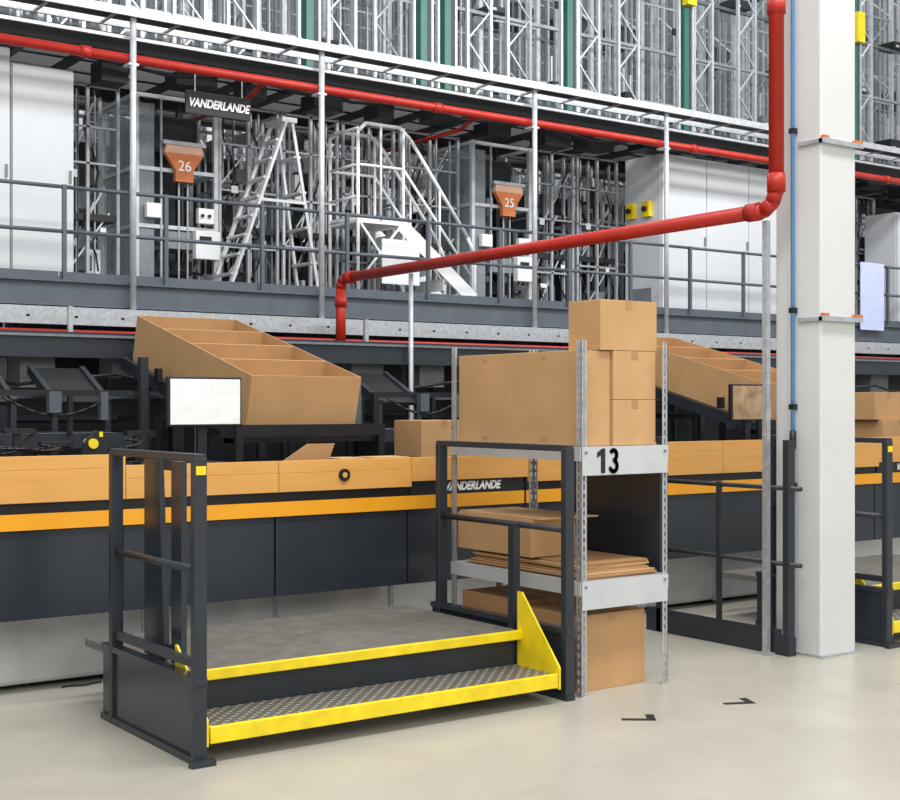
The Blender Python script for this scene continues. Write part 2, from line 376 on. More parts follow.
def gframe(x0,z1=4.9):
    r=root('machine_guard',(x0,14.5,2.76),'aluminium framed machine guard with clear panels and black drive','machine guard','guard frames behind the walkway')
    m=M()
    for x in (x0,x0+.65,x0+1.3):
        m.box(x-.022,x+.022,14.4,14.45,2.761,z1)
    for z in (2.9,3.7,4.3,z1-.05): m.box(x0,x0+1.3,14.4,14.44,z,z+.035)
    mk('frame',m,ALU,r)
    mk('drive_unit',M().box(x0+.1,x0+.4,14.5,14.9,2.9,3.4).box(x0+.75,x0+.95,14.55,14.9,2.761,4.5).cyl((x0+.2,14.6,3.4),(x0+.2,14.6,4.6),.05).box(x0+.05,x0+1.2,14.6,15,4.4,4.62).box(x0+.45,x0+.6,14.5,14.6,3.1,4.0).box(x0+.4,x0+.75,14.52,14.58,3.3,3.36),BLACK,r)
    mk('bracket',M().box(x0+.42,x0+.44,14.45,14.95,3,4.8).box(x0+1.1,x0+1.12,14.5,14.9,3,4.8).box(x0+.1,x0+.35,14.46,14.49,3.0,3.2).beam((x0+.05,14.47,3.2),(x0+.6,14.47,4.2),.02,.03).beam((x0+1.25,14.47,3.0),(x0+.7,14.47,4.0),.02,.03).box(x0+.5,x0+.52,14.46,14.48,2.9,4.85).box(x0+1.0,x0+1.02,14.46,14.48,2.9,4.85).box(x0+.2,x0+.22,14.46,14.48,2.9,4.85),ALU,r,split=True)
    mk('backing_panel',M().box(x0+.0,x0+.7,15.05,15.07,2.761,4.5),TOTE,r)
    return r
f0=gframe(5.0)
for i in range(1,12): dup(f0,(1.62*i,0,0))
def module(x0,w,y0,seed):
    random.seed(seed)
    r=root('transfer_module',(x0,y0,2.76),'steel framed transfer machine with cables, drives and small boxes','machine','transfer modules on the walkway')
    y1=y0+.55; m=M()
    xs=[x0,x0+w*.5,x0+w]
    for x in xs: m.box(x-.016,x+.016,y0,y0+.04,2.761,4.95)
    for x in (x0,x0+w): m.box(x-.016,x+.016,y1-.04,y1,2.761,4.95)
    for z in (2.85,3.3+random.random()*.2,3.95+random.random()*.2,4.5,4.92):
        m.box(x0,x0+w,y0,y0+.03,z,z+.022).box(x0-.015,x0+.015,y0,y1,z,z+.022).box(x0,x0+w,y1-.03,y1,z,z+.022)
    mk('frame',m,random.choice((ALUM,ALU,ALUM)),r)
    for k in range(13):
        bx=x0+random.uniform(.03,w-.2); bz=random.uniform(2.85,4.6); bw=random.uniform(.04,.16); bh=random.uniform(.04,.3)
        mk(random.choice(('drive_unit','sensor_box','gear_motor')),M().box(bx,bx+bw,y0+random.uniform(.03,.3),y0+random.uniform(.35,.5),bz,bz+bh),random.choice((BLACK,BLACK,DARK,GREY,ALUM,WHITE,GREYBLUE)),r,bevel=.004)
    for k in range(5):
        bx=x0+random.uniform(.05,w-.05)
        mk('guide_bar',M().box(bx,bx+.012,y0+.04,y0+.07,2.85,4.9),random.choice((ALU,ALUM,ALUD)),r)
    for k in range(4):
        a=x0+random.uniform(0,w*.4); b=x0+random.uniform(w*.5,w); z=random.uniform(2.9,4.1)
        mk('brace',M().beam((a,y0+.05,z),(b,y0+.05,z+.7),.012,.018),random.choice((ALU,ALUM)),r)
    for q in range(2):
        px=x0+random.uniform(.1,w-.1)
        mk('hose',M().tube([(px+.08*math.sin(t*1.1+seed+q),y0+.02,4.9-t*.17) for t in range(12)],.010,6),CABLE,r)
    mk('label_plate',M().box(x0+w*.2,x0+w*.2+.08,y0-.005,y0,3.98,4.06).box(x0+w*.7,x0+w*.7+.06,y0-.005,y0,3.4,3.48),WHITE,r,split=True)
    mk('belt_deck',M().box(x0+.02,x0+w-.02,y0+.02,y1-.02,3.55,3.62),BLACK,r)
    return r
k=0
for x,w in ((4.62,.65),(6.42,.72),(7.22,.7),(8.0,.7),(8.8,.85),(10.8,.72),(11.6,.7),(15.0,.9),(16.0,.9),(16.95,.9),(19.6,.9)):
    module(x,w,13.25,40+k); k+=1

# ---------------- step ladder ----------------
lad=root('step_ladder',(6.8,12.6,2.76),'tall aluminium folding step ladder standing on the walkway','ladder')
LAD=mat('ladder_aluminium',(.62,.63,.65),.35,.3,var=.08)
def sect(name,top,bot,ya,yb,ybb,n,w):
    for s_,y_t,y_b in ((0,ya,ya-ybb),(1,yb,yb+ybb)):
        mk(name,M().beam((top,y_t,4.66),(bot,y_b,2.80),w,.03),LAD,lad)
    for i in range(1,n):
        t=i/n; x=top+(bot-top)*t; z=4.66-1.86*t
        mk('rung',M().box(x-.04,x+.04,ya-ybb*t,yb+ybb*t,z-.012,z+.012),LAD,lad)
sect('climbing_rail',6.80,6.10,12.45,12.78,.06,9,.06)
sect('support_rail',6.88,7.18,12.45,12.78,.06,5,.03)
mk('top_cap',M().box(6.75,6.93,12.42,12.81,4.64,4.7),LAD,lad,bevel=.01)
mk('spreader_strap',M().beam((6.5,12.41,3.8),(7.03,12.41,3.8),.01,.03),LAD,lad)

# ---------------- mobile safety steps ----------------
ms=root('mobile_safety_steps',(8.3,12.75,2.76),'white wheeled safety steps with handrail cage on the walkway','steps')
m=M()
for y in (12.45,13.05):
    m.tube([(7.7,y,2.86),(7.7,y,4.66),(7.8,y,4.76),(8.25,y,4.76),(8.4,y,4.64),(9.2,y,3.6),(9.3,y,3.4),(9.3,y,2.86)],.021,8)
    m.tube([(7.7,y,4.3),(8.3,y,4.3),(9.25,y,3.15)],.016,8)
    m.tube([(8.3,y,4.76),(8.3,y,2.9)],.018,8)
    m.tube([(8.0,y,4.76),(8.0,y,3.7)],.014,8)
    m.tube([(8.8,y,4.12),(8.8,y,3.2)],.014,8)
    m.tube([(7.7,y,2.9),(9.3,y,2.9)],.02,8)
for z in (4.7,4.3,3.95,3.7): m.tube([(7.7,12.45,z),(7.7,13.05,z)],.016)
m.tube([(7.7,12.45,3.0),(8.3,12.45,3.7)],.015).tube([(8.3,12.45,2.95),(7.7,12.45,3.7)],.015)
mk('handrail_frame',m,WHITE,ms)
mk('platform',M().box(7.69,8.32,12.45,13.05,3.66,3.74),WHITE,ms,bevel=.004)
for i in range(5):
    x=8.32+i*.18; z=3.56-i*.165
    mk('tread',M().box(x,x+.22,12.46,13.04,z,z+.035).box(x,x+.012,12.46,13.04,z-.1,z),WHITE,ms)
mk('stringer',M().beam((8.28,12.44,3.66),(9.28,12.44,2.88),.02,.16).beam((8.28,13.06,3.66),(9.28,13.06,2.88),.02,.16),WHITE,ms,split=True)
mk('ballast_panel',M().box(8.0,8.5,12.42,12.44,3.0,3.5),WHITE,ms)
for x in (7.8,9.15):
    for y in (12.5,13.0): mk('caster',M().cyl((x,y-.02,2.862),(x,y+.02,2.862),.06,14),BLACK,ms)

# ---------------- storage racks ----------------
def rack(x0,y0,bay,beams,z1,mt,mt2,step=.7):
    r=root('storage_rack',(x0,y0,0),'tall galvanised rack bay with lattice uprights and shelf beams','rack','automated storage racking')
    m=M()
    for y in (y0,y0+.8): m.box(x0-.035,x0+.035,y-.035,y+.035,0,z1)
    z=2.8;k=0
    while z<z1-.6:
        a,b=(y0,y0+.8) if k%2 else (y0+.8,y0); m.beam((x0,a,z),(x0,b,z+step),.022,.022); z+=step;k+=1
    mk('lattice_upright',m,mt,r)
    x=x0+bay*.45; mk('mid_post',M().box(x-.02,x+.02,y0-.03,y0+.02,2.8,z1),mt2,r)
    m=M()
    for q in (.2,.34,.68,.8): m.box(x0+bay*q-.01,x0+bay*q+.01,y0-.02,y0+.01,4.5,z1)
    mk('guide_rail',m,mt2,r,split=True)
    for z in beams:
        mk('shelf_beam',M().box(x0+.04,x0+bay-.04,y0-.02,y0+.01,z,z+.035).box(x0+.04,x0+bay-.04,y0+.79,y0+.82,z,z+.035),mt2,r,split=True)
    return r
R1=rack(4.2,15.8,1.1,(3.2,3.9,5.5,6.6,8.2),13.5,ALU,ALU)
R1b=rack(5.3,15.8,1.1,(3.4,4.2,5.8,6.2,7.4,9.0),13.5,ALU,ALUM)
for i in range(1,10): dup(R1,(2.2*i,0,0)); dup(R1b,(2.2*i,0,0))
R2=rack(5.5,18.3,1.25,(3.6,4.6,5.8,7.0,8.4,10),13.5,ALUM,ALUD)
for i in range(1,20): dup(R2,(1.25*i,0,0))
R3=rack(7,21.5,1.4,(4,5.2,6.4,7.6,8.8,10,11.4),13.5,ALU,ALUM)
for i in range(1,19): dup(R3,(1.4*i,0,0))
t0=mk('storage_tote',M().prism([(0,18.4,0),(.5,18.4,0),(.53,18.4,.32),(-.03,18.4,.32)],(0,.6,0)).box(-.045,.545,18.38,19.02,.30,.335),TOTE,label='dark grey plastic tote stored in the racking',cat='tote',group='totes in the racking')
first=True
random.seed(21)
for i in range(18):
    for z in (3.636,4.636,5.836,7.036,8.436,10.036):
        if random.random()<.5: continue
        n=t0 if first else t0.copy()
        if not first: C.objects.link(n)
        first=False
        n.location=(5.5+i*1.25+.33+.29,18.7,z)
random.seed(9)
def shuttle(x,z,y=15.25):
    r=root('storage_shuttle',(x,y,z),'black storage shuttle carriage riding a rail before the racking','shuttle','storage shuttles')
    w=random.uniform(.25,.5); h=random.uniform(.08,.2)
    mk('body',M().box(x,x+w,y,y+.35,z,z+h),random.choice((BLACK,DARK,GREY)),r,bevel=.01)
    mk('guide_arm',M().box(x+.05,x+.08,y+.1,y+.13,z+h,z+h+.4).box(x+w-.08,x+w-.05,y+.1,y+.13,z+h,z+h+.3),ALU,r,split=True)
    mk('label_plate',M().box(x+.06,x+.14,y-.004,y,z+.02,z+.06),WHITE,r)
for z in (5.62,6.4,7.35,8.3):
    mk('shuttle_rail',M().box(3,26,15.35,15.40,z-.05,z-.002),random.choice((ALUM,ALUD,ALUM)),label='dark horizontal shuttle rail fixed before the racking',cat='rail',group='shuttle rails')
    x=4.6+random.random()
    while x<22:
        if random.random()<.7: shuttle(x,z)
        x+=random.uniform(1.0,2.2)
def mast(x,y=14.1,yz=None):
    r=root('shuttle_lift_mast',(x,y,0),'tall teal and black lift mast rising in front of the racking','mast','lift masts')
    mk('column',M().box(x-.05,x+.05,y,y+.12,5.3,13),TEAL,r)
    mk('guide_rail',M().box(x+.12,x+.15,y,y+.06,5.3,13).box(x-.16,x-.13,y,y+.06,5.3,13),ALU,r,split=True)
    mk('bracing',M().box(x-.16,x+.15,y+.12,y+.15,5.9,6.0).box(x-.16,x+.15,y+.12,y+.15,7.2,7.3).box(x-.17,x+.17,y-.02,y+.3,5.26,5.30),BLACK,r,split=True)
    mk('cable_chain',M().box(x+.065,x+.10,y+.02,y+.07,5.3,9),BLACK,r)
    if yz: mk('junction_box',M().box(x-.09,x+.09,y-.12,y,yz,yz+.5),YEL,r,label='yellow electrical box')
    return r
m0=mast(8.04)
for x in (9.72,10.1,12.2,16.9,20.4): dup(m0,(x-8.04,0,0))
mast(14.5,yz=7.62); mast(18.5,yz=7.7)
def tower(x,y=14.6):
    m=M()
    for dx in (0,.4): m.box(x+dx-.02,x+dx+.02,y,y+.05,5.13,13)
    z=5.3;k=0
    while z<12.5:
        a,b=(0,.4) if k%2 else (.4,0); m.beam((x+a,y+.025,z),(x+b,y+.025,z+.45),.02,.02); z+=.45;k+=1
    m.box(x-.05,x+.45,y-.02,y+.07,5.13,5.2)
    return mk('lattice_tower',m,ALU,label='galvanised zigzag lattice tower above the gantry',cat='tower',group='lattice towers')
for x in (5.0,5.7,6.5,7.2,8.6,9.3,10.8,11.5,12.8,13.6,15.2,16.2,17.6,19.2,21.4): tower(x)
mk('gantry_beam',M().box(3,26,14.6,14.72,5.0,5.12),BLACK,label='black steel beam carrying the lattice towers',cat='beam')
mk('gantry_beam',M().box(3,26,14.1,14.2,5.0,5.25),BLACK,label='black steel beam carrying the lift masts',cat='beam')

# ---------------- under mezzanine ----------------
sr=root('sorter_conveyor',(13,10.6,0),'long black overhead sorter conveyor feeding the inclined chutes','conveyor')
mk('side_guard',M().box(0,26,10.12,10.16,2.02,2.22).box(0,26,11.0,11.04,1.9,2.2),DARK,sr,split=True)
mk('belt',M().box(0,26,10.16,11.0,2.05,2.09),BLACK,sr)
mk('edge_profile',M().box(0,26,10.10,10.12,2.18,2.20),ALUD,sr)
mk('lower_rail',M().box(0,26,10.13,10.16,1.7,1.76),GREYBLUE,sr)
m=M()
for i in range(20):
    x=.6+i*1.25; m.box(x,x+.06,10.17,10.23,0,2.05)
mk('leg',m,DARK,sr,split=True)
m=M()
for i in range(20):
    x=.6+i*1.25; m.box(x+.0,x+.06,10.23,10.96,1.5,1.56)
mk('cross_member',m,DARK,sr,split=True)
m=M()
random.seed(11)
for i in range(30):
    x=.3+i*.75; w=random.uniform(.15,.35); h=random.uniform(.12,.3); m.box(x,x+w,10.3,10.6,2.05-h,2.05)
mk('motor',m,GREY,sr,split=True)
mk('cable_bundle',M().tube([(i*.4,10.08,1.85+.05*math.sin(i*2.1)) for i in range(60)],.015,6),CABLE,sr)
def rollerbed(x0):
    r=root('roller_bed',(x0,9.0,0),'low roller conveyor bed running behind the packing machine','conveyor','roller beds')
    mk('side_rail',M().box(x0,x0+1.2,8.7,8.73,1.36,1.46).box(x0,x0+1.2,9.4,9.43,1.36,1.46),DARK,r,split=True)
    for i in range(10):
        mk('roller',M().cyl((x0+.06+i*.12,8.73,1.43),(x0+.06+i*.12,9.4,1.43),.024,8),ALUD,r)
    mk('leg',M().box(x0+.1,x0+.15,8.7,8.75,0,1.36).box(x0+1.05,x0+1.1,9.38,9.43,0,1.36),DARK,r,split=True)
    mk('bracket',M().box(x0+.1,x0+.15,8.66,8.7,1.3,1.75).box(x0+.1,x0+1.1,8.66,8.7,1.71,1.75).box(x0+.65,x0+.68,8.66,8.7,1.46,1.71),BLACK,r)
    mk('sensor_head',M().box(x0+.5,x0+.58,8.6,8.66,1.6,1.74).box(x0+.85,x0+.9,8.6,8.66,1.55,1.74),GREYBLUE,r,split=True)
    mk('hose',M().tube([(x0+.2+t*.08,8.62,1.7-.12*math.sin(t*.35)) for t in range(10)],.009,6),CABLE,r)
    return r
rb=rollerbed(1.2)
for x in (2.45,5.4,6.65,10.4,11.65): dup(rb,(x-1.2,0,0))
def merge_arm(x):
    r=root('merge_arm',(x,9.8,0),'black angled merge arm below the overhead sorter','conveyor arm','merge arms')
    mk('arm_rail',M().beam((x,9.5,1.66),(x,10.06,1.92),.04,.07).beam((x+.4,9.5,1.66),(x+.4,10.06,1.92),.04,.07),DARK,r,split=True)
    mk('belt',M().beam((x+.2,9.5,1.66),(x+.2,10.06,1.92),.36,.03),BLACK,r)
    mk('leg',M().box(x-.02,x+.02,9.5,9.54,0,1.66).box(x+.38,x+.42,9.5,9.54,0,1.66),DARK,r,split=True)
for x in (2.6,3.3,5.5,6.1,10.5): merge_arm(x)
def shade_panels(x0):  # invented black panels that stand in for the darkness under the walkway
    r=root('dark_backdrop',(x0,12.9,0),'black panels added to darken the space under the walkway','backdrop','dark backdrops under the walkway')
    mk('panel',M().box(x0+.03,x0+1.97,12.9,12.95,.1,2.45),BLACK,r)
    mk('frame',M().box(x0,x0+.05,12.85,12.95,0,2.49).box(x0+.05,x0+1.99,12.86,12.9,1.5,1.55).box(x0+.05,x0+1.99,12.86,12.9,2.2,2.25).box(x0+1,x0+1.03,12.86,12.9,.1,2.45),DARK,r)
    return r
e0=shade_panels(0)
for i in range(1,13): dup(e0,(2*i,0,0))

# ---------------- machine bays ----------------
def machine(x0,first):
    r=root('packing_machine',(x0,7.4,0),'dark packing conveyor machine with orange stripe and amber wooden top fascia','machine','packing machines')
    mk('body',M().box(x0,x0+4.98,7.44,8.2,.5,1.2),DARK,r)
    mk('worktop',M().box(x0,x0+4.98,7.42,8.22,1.2,1.28),BLACK,r)
    for i in range(5):
        a=x0+i*1.0
        mk('lower_panel',M().box(a+.004,a+.992,7.4,7.43,.45,.948),DARKP,r,bevel=.003)
        zz=1.365 if ((not first) or i in (0,1)) else 1.30
        last=(i==4); e=a+.997
        if last:
            mk('wood_fascia',M().box(a+.001,a+.997,7.352,7.38,1.14,zz),WOOD,r,bevel=.002)
        else:
            mk('wood_fascia',M().box(a+.001,a+.997,7.35,7.38,1.105,zz-.078).box(a+.001,a+.997,7.352,7.38,zz-.077,zz),WOOD,r,bevel=.002)
    mk('trim_band',M().box(x0,x0+4.98,7.385,7.44,1.045,1.2),BLACK,r)
    mk('stripe',M().box(x0,x0+4.98,7.375,7.384,.952,1.043),ORANGE,r)
    m=M()
    for i in range(6):
        a=x0+.15+i*.93; m.box(a,a+.08,8.1,8.18,0,.5)
    mk('leg',m,DARK,r,split=True)
    mk('emblem',M().cyl((x0+3.47,7.335,1.2),(x0+3.47,7.352,1.2),.04,20).m(1).cyl((x0+3.47,7.333,1.2),(x0+3.47,7.345,1.2),.018,16),[BLACK,WOOD],r,label='round black emblem')
    mk('nameplate',M().box(x0+4.002,x0+4.98,7.375,7.384,1.045,1.138),BLACK,r)
    text('lettering','VANDERLANDE',(x0+4.52,7.373,1.092),.079,TEXTW,r,shear=.25,bold=.003,sx=.85)
    return r
machine(.97,True)
machine(5.97,False); machine(10.97,False)
def duct(x0,x1):
    r=root('silver_duct',(x0,7.9,0),'silver sheet metal duct lying along the floor under the machine','duct','floor ducts')
    mk('casing',M().box(x0,x1,7.68,8.08,.03,.44),SILVER,r,bevel=.03)
    mm=M(); x=x0+.4
    while x<x1-.05: mm.box(x,x+.03,7.665,7.68,.03,.44); x+=.9
    mk('seam_flange',mm,GALV,r,split=True)
    mk('foot',M().box(x0+.1,x1-.1,7.8,8.0,0,.03),BLACK,r)
duct(1.0,5.95); duct(6.0,10.9); duct(11,15.9)
mk('floor_cable',M().tube([(2.68+.03*i,7.6+.015*math.sin(i*1.1),.008) for i in range(9)],.006,6),CABLE,label='thin black cable lying along the machine base',cat='cable')

# ---------------- inclined chute with open cartons ----------------
A=math.radians(14.6); ca,sa=math.cos(A),math.sin(A)
def chute(x0):
    r=root('inclined_chute',(x0+.43,8,0),'black inclined roller conveyor sloping down to the worktop','conveyor','inclined chutes')
    def P(t,n,x): return (x,7.98+t*ca-n*sa,1.50+t*sa+n*ca)
    for x in (x0-.03,x0+.89):
        mk('side_rail',M().beam(P(-.05,-.05,x),P(2.10,-.05,x),.04,.1,up=(0,-sa,ca)),DARK,r)
    for i in range(19):
        t=.02+i*.11
        mk('roller',M().cyl(P(t,-.028,x0),P(t,-.028,x0+.86),.022,10),GALV,r)
    for x in (x0-.06,x0+.92):
        mk('leg',M().box(x-.025,x+.025,8.14,8.19,1.281,1.48),DARK,r)
        mk('leg',M().box(x-.03,x+.03,9.5,9.56,0,1.82),DARK,r)
    mk('end_stop',M().box(x0-.15,x0+1.0,7.82,7.86,1.44,1.52).box(x0-.15,x0-.1,7.82,8.2,1.281,1.44).box(x0+.95,x0+1.0,7.82,8.2,1.281,1.44).box(x0-.15,x0+1.,7.86,8.0,1.4,1.43),BLACK,r)
    mk('photo_sensor',M().box(x0-.1,x0-.06,8.3,8.36,1.62,1.72).box(x0-.1,x0-.06,9.2,9.26,1.82,1.92),BLACK,r,split=True)
    return P
def opencarton(w,l,h,mats,name='open_carton',label='open topped brown cardboard carton resting on the chute',group='open cartons on the chute'):
    m=M(); t=.008
    m.box(-w/2,w/2,-l/2,l/2,0,t).box(-w/2,w/2,-l/2,-l/2+t,t,h).box(-w/2,w/2,l/2-t,l/2,t,h).box(-w/2,-w/2+t,-l/2+t,l/2-t,t,h).box(w/2-t,w/2,-l/2+t,l/2-t,t,h)
    return mk(name,m,mats,label=label,cat='carton',group=group)
for cx in (4.06,9.08):
    P=chute(cx)
    for i in range(4):
        o=opencarton(.85,.498,.35,CARD)
        p=P(.26+i*.5,0.003,cx+.43); o.location=p; o.rotation_euler=(A,0,0)

# ---------------- closed cartons ----------------
def carton(x0,x1,y0,y1,z0,z1,label='closed brown cardboard carton',group=None,m_=None,side=None,tape=True):
    r=root('carton',((x0+x1)/2,(y0+y1)/2,z0),label,'carton',group)
    mk('body',M().box(x0,x1,y0,y1,z0,z1),m_ or CARD,r,bevel=.003)
    cx=(x0+x1)/2
    if tape: mk('tape',M().box(cx-.025,cx+.025,y0-.001,y1+.001,z1-.0005,z1+.001).box(cx-.025,cx+.025,y0-.0015,y0+.001,z1-.05,z1).box(cx-.025,cx+.025,y1-.001,y1+.0015,z1-.05,z1),TAPE,r)
    if side:
        cy=(y0+y1)/2
        mk('printed_mark',M().box(x0-.001,x0,cy-.03,cy+.03,z0+.02,z0+.045).box(x0-.001,x0,cy-.02,cy+.02,z1-.05,z1-.03),CARD2,r,split=True)
    return r
g='cartons on the shelving'
carton(5.262,5.6,5.70,6.2,1.414,1.68,'closed brown carton on the galvanised shelf',g,CARDB)
carton(5.262,5.6,5.70,6.2,1.682,1.965,'closed brown carton stacked on another carton',g,CARDB)
carton(5.0,5.257,5.72,6.308,1.414,1.963,'tall brown carton standing on the galvanised shelf',g,CARD,True,False)
carton(5.0,5.59,6.31,6.862,1.414,1.962,'tall brown carton at the end of the galvanised shelf',g,CARD,True,False)
carton(5.16,5.61,5.70,5.98,1.967,2.26,'brown carton on top of the carton stack',g,CARD)
carton(5.03,5.56,5.75,6.2,0,.44,'brown carton standing on the floor under the shelves','cartons on the floor')
carton(5.02,5.5,6.25,6.85,0,.47,'brown carton standing on the floor behind another carton','cartons on the floor',CARD2)
carton(5.32,5.72,7.75,8.1,1.281,1.54,'small brown carton on the machine worktop','cartons on the worktop')
carton(10.5,11.0,7.7,8.1,1.281,1.51,'brown carton on the machine worktop','cartons on the worktop',CARDB)
carton(10.44,10.86,7.74,8.08,1.512,1.77,'brown carton stacked on another carton','cartons on the worktop')
# ---------------- shelving ----------------
sh=root('shelving_unit',(5.3,6.26,0),'galvanised slotted angle shelving unit beside the step platform','shelving')
def angle_post(x,y,sx,sy):
    m=M(); t=.003;w=.042
    m.box(min(x,x+sx*t),max(x,x+sx*t),min(y,y+sy*w*.38),max(y+sy*w*.38,y),0.0,2.02)
    m.box(min(x,x+sx*t),max(x,x+sx*t),min(y+sy*w*.66,y+sy*w),max(y+sy*w*.66,y+sy*w),0.0,2.02)
    m.box(min(x,x+sx*w*.38),max(x,x+sx*w*.38),min(y,y+sy*t),max(y,y+sy*t),0.0,2.02)
    m.box(min(x+sx*w*.66,x+sx*w),max(x+sx*w*.66,x+sx*w),min(y,y+sy*t),max(y,y+sy*t),0.0,2.02)
    z=0
    while z<2.0:
        m.box(min(x,x+sx*t),max(x,x+sx*t),min(y+sy*w*.3,y+sy*w*.7),max(y+sy*w*.3,y+sy*w*.7),z,z+.022)
        m.box(min(x+sx*w*.3,x+sx*w*.7),max(x+sx*w*.3,x+sx*w*.7),min(y,y+sy*t),max(y,y+sy*t),z,z+.022)
        z+=.05
    mk('post',m,GALV,sh)
angle_post(4.97,5.65,1,1);angle_post(5.65,5.65,-1,1);angle_post(4.97,6.9,1,-1);angle_post(5.65,6.9,-1,-1)
SHELF=mat('shelf_grey',(.60,.62,.63),.4,.3,var=.05)
for z0,z1 in ((1.25,1.412),(.49,.65)):
    mk('shelf',M().box(4.975,5.645,5.645,5.65,z0,z1).box(4.975,5.645,6.9,6.905,z0+.08,z1).box(4.965,4.97,5.65,6.9,z1-.08,z1).box(5.65,5.655,5.65,6.9,z1-.08,z1).box(4.972,5.648,5.655,6.895,z1-.012,z1),SHELF,sh)
mk('side_panel',M().box(5.656,5.668,5.72,6.62,.66,1.33),DARKP,sh,label='dark side panel')
yq=5.641
mk('digit_one',M().prism([(5.115,yq,1.262),(5.145,yq,1.262),(5.145,yq,1.402),(5.122,yq,1.402),(5.085,yq,1.378),(5.085,yq,1.352),(5.115,yq,1.366)],(0,.003,0)),TEXTB,sh)
def three():
    m=M(); 
    def arc(cx,cz,r,a0,a1,w,n=9):
        P_=[]
        for i in range(n+1):
            a=math.radians(a0+(a1-a0)*i/n); P_.append((cx+math.cos(a)*r*.85,cz+math.sin(a)*r))
        for i in range(n):
            (x1,z1),(x2,z2)=P_[i],P_[i+1]
            m.beam((x1,yq+.0015,z1),(x2,yq+.0015,z2),w,.003,up=(0,1,0))
            m.cyl((x2,yq,z2),(x2,yq+.003,z2),w/2,10)
    arc(5.210,1.363,.0285,155,-80,.025); arc(5.210,1.300,.032,80,-155,.025)
    return m
mk('digit_three',three(),TEXTB,sh)
mk('bolt',M().cyl((5.0,5.635,1.38),(5.0,5.65,1.38),.008,8).cyl((5.62,5.635,1.38),(5.62,5.65,1.38),.008,8).cyl((5.0,5.635,.62),(5.0,5.65,.62),.008,8).cyl((5.62,5.635,.62),(5.62,5.65,.62),.008,8),GREY,sh,split=True)
random.seed(5)
for i in range(8):
    w=random.uniform(.5,.6); l=random.uniform(.95,1.12)
    mk('cardboard_sheet',M().box(5.31-w/2+random.uniform(-.015,.015),5.31+w/2,6.24-l/2,6.24+l/2,.652+i*.011,.661+i*.011),[CARD,CARD2,CARDIN][i%3],label='flattened brown cardboard blank lying in a stack',cat='cardboard',group='flattened cardboard on the lower shelf',rot=(0,0,random.uniform(-.02,.02)))
lc=carton(4.99,5.34,6.12,6.86,.743,.97,'low brown carton lying on the flattened cardboard',tape=False)
mk('cardboard_sheet',M().box(5.0,5.45,6.04,6.85,.972,.981),CARDIN,label='loose cardboard lid lying on the low carton',cat='cardboard')

# ---------------- step platform ----------------
sp=root('step_platform',(3.8,6.4,0),'dark steel step platform with yellow edged steps and railings','platform','step platforms')
mk('deck',M().box(2.67,4.8,5.96,7.2,.31,.35),DECK,sp)
mk('deck_edge',M().box(2.67,4.78,5.93,5.958,.31,.362),YEL,sp,bevel=.004)
mk('riser',M().box(2.67,4.78,5.99,6.02,.03,.30),DARK,sp)
mk('lower_tread',M().box(2.67,4.76,5.63,5.985,.14,.16),TREAD,sp)
mk('tread_edge',M().box(2.67,4.76,5.6,5.628,.09,.168),YEL,sp,bevel=.004)
mk('stringer',M().prism([(4.765,5.6,.08),(4.765,5.6,.2),(4.765,5.93,.58),(4.765,5.97,.58),(4.765,5.97,.08)],(.012,0,0)),YEL,sp)
mk('stringer',M().prism([(2.65,5.6,.08),(2.65,5.6,.2),(2.65,5.93,.5),(2.65,5.95,.5),(2.65,5.95,.08)],(.01,0,0)),YEL,sp)
def rail_side(x,yf,yr,ys):
    mk('side_panel',M().box(x-.015,x+.005,yf+.03,ys,.03,.38).box(x-.03,x+.03,yf-.03,ys,0,.035).box(x-.03,x+.03,yf-.03,ys,.37,.4),DARKP,sp)
    for y in (yf,yr): mk('post',M().box(x-.032,x+.032,y-.022,y+.022,.0,1.41),DARK,sp,bevel=.004)
    mk('top_rail',M().box(x-.028,x+.028,yf-.02,yr+.02,1.39,1.425),DARK,sp,bevel=.004)
rail_side(2.62,5.62,6.62,6.76)
mk('mid_rail',M().cyl((2.62,5.62,.89),(2.62,6.62,.89),.018),DARK,sp)
mk('lower_rail',M().box(2.605,2.635,5.62,6.62,.44,.48),DARK,sp)
rail_side(4.87,5.65,6.87,6.95)
mk('mid_rail',M().cyl((4.87,5.65,.95),(4.87,6.87,.95),.018),DARK,sp)
mk('short_post',M().box(4.80,4.85,6.05,6.10,.35,.96),DARK,sp)
gt=mk('swing_gate',M().box(2.75,2.78,6.10,6.22,.36,1.37).box(2.76,2.775,6.22,6.34,1.32,1.37).box(2.76,2.775,6.22,6.34,.38,.44).prism([(2.75,6.30,.36),(2.75,6.56,.36),(2.75,6.56,1.37),(2.75,6.38,1.37)],(.03,0,0)),DARKP,sp)
mk('warning_label',M().box(2.595,2.645,5.594,5.597,1.33,1.37),YEL,sp)
mk('foot_plate',M().box(2.56,2.68,5.56,5.6,0,.03),DARK,sp)
dup(sp,(5.09,0,0))

rf=root('railing_panel',(6.93,6.4,0),'dark steel railing panel with base channel beside the white column','railing')
mk('post',M().box(6.885,6.95,5.78,5.83,0,1.42),DARK,rf,bevel=.004)
mk('post',M().box(6.88,6.94,6.95,7.0,0,1.42),DARK,rf,bevel=.004)
mk('post',M().box(6.90,6.93,6.4,6.43,0,1.12),DARK,rf)
for z in (1.1,.6): mk('rail',M().cyl((6.915,5.7,z),(6.915,7.0,z),.016),DARK,rf)
mk('base_channel',M().box(6.88,6.95,5.77,7.1,0,.12).box(6.88,6.89,5.84,7.1,.12,.17),DARK,rf)

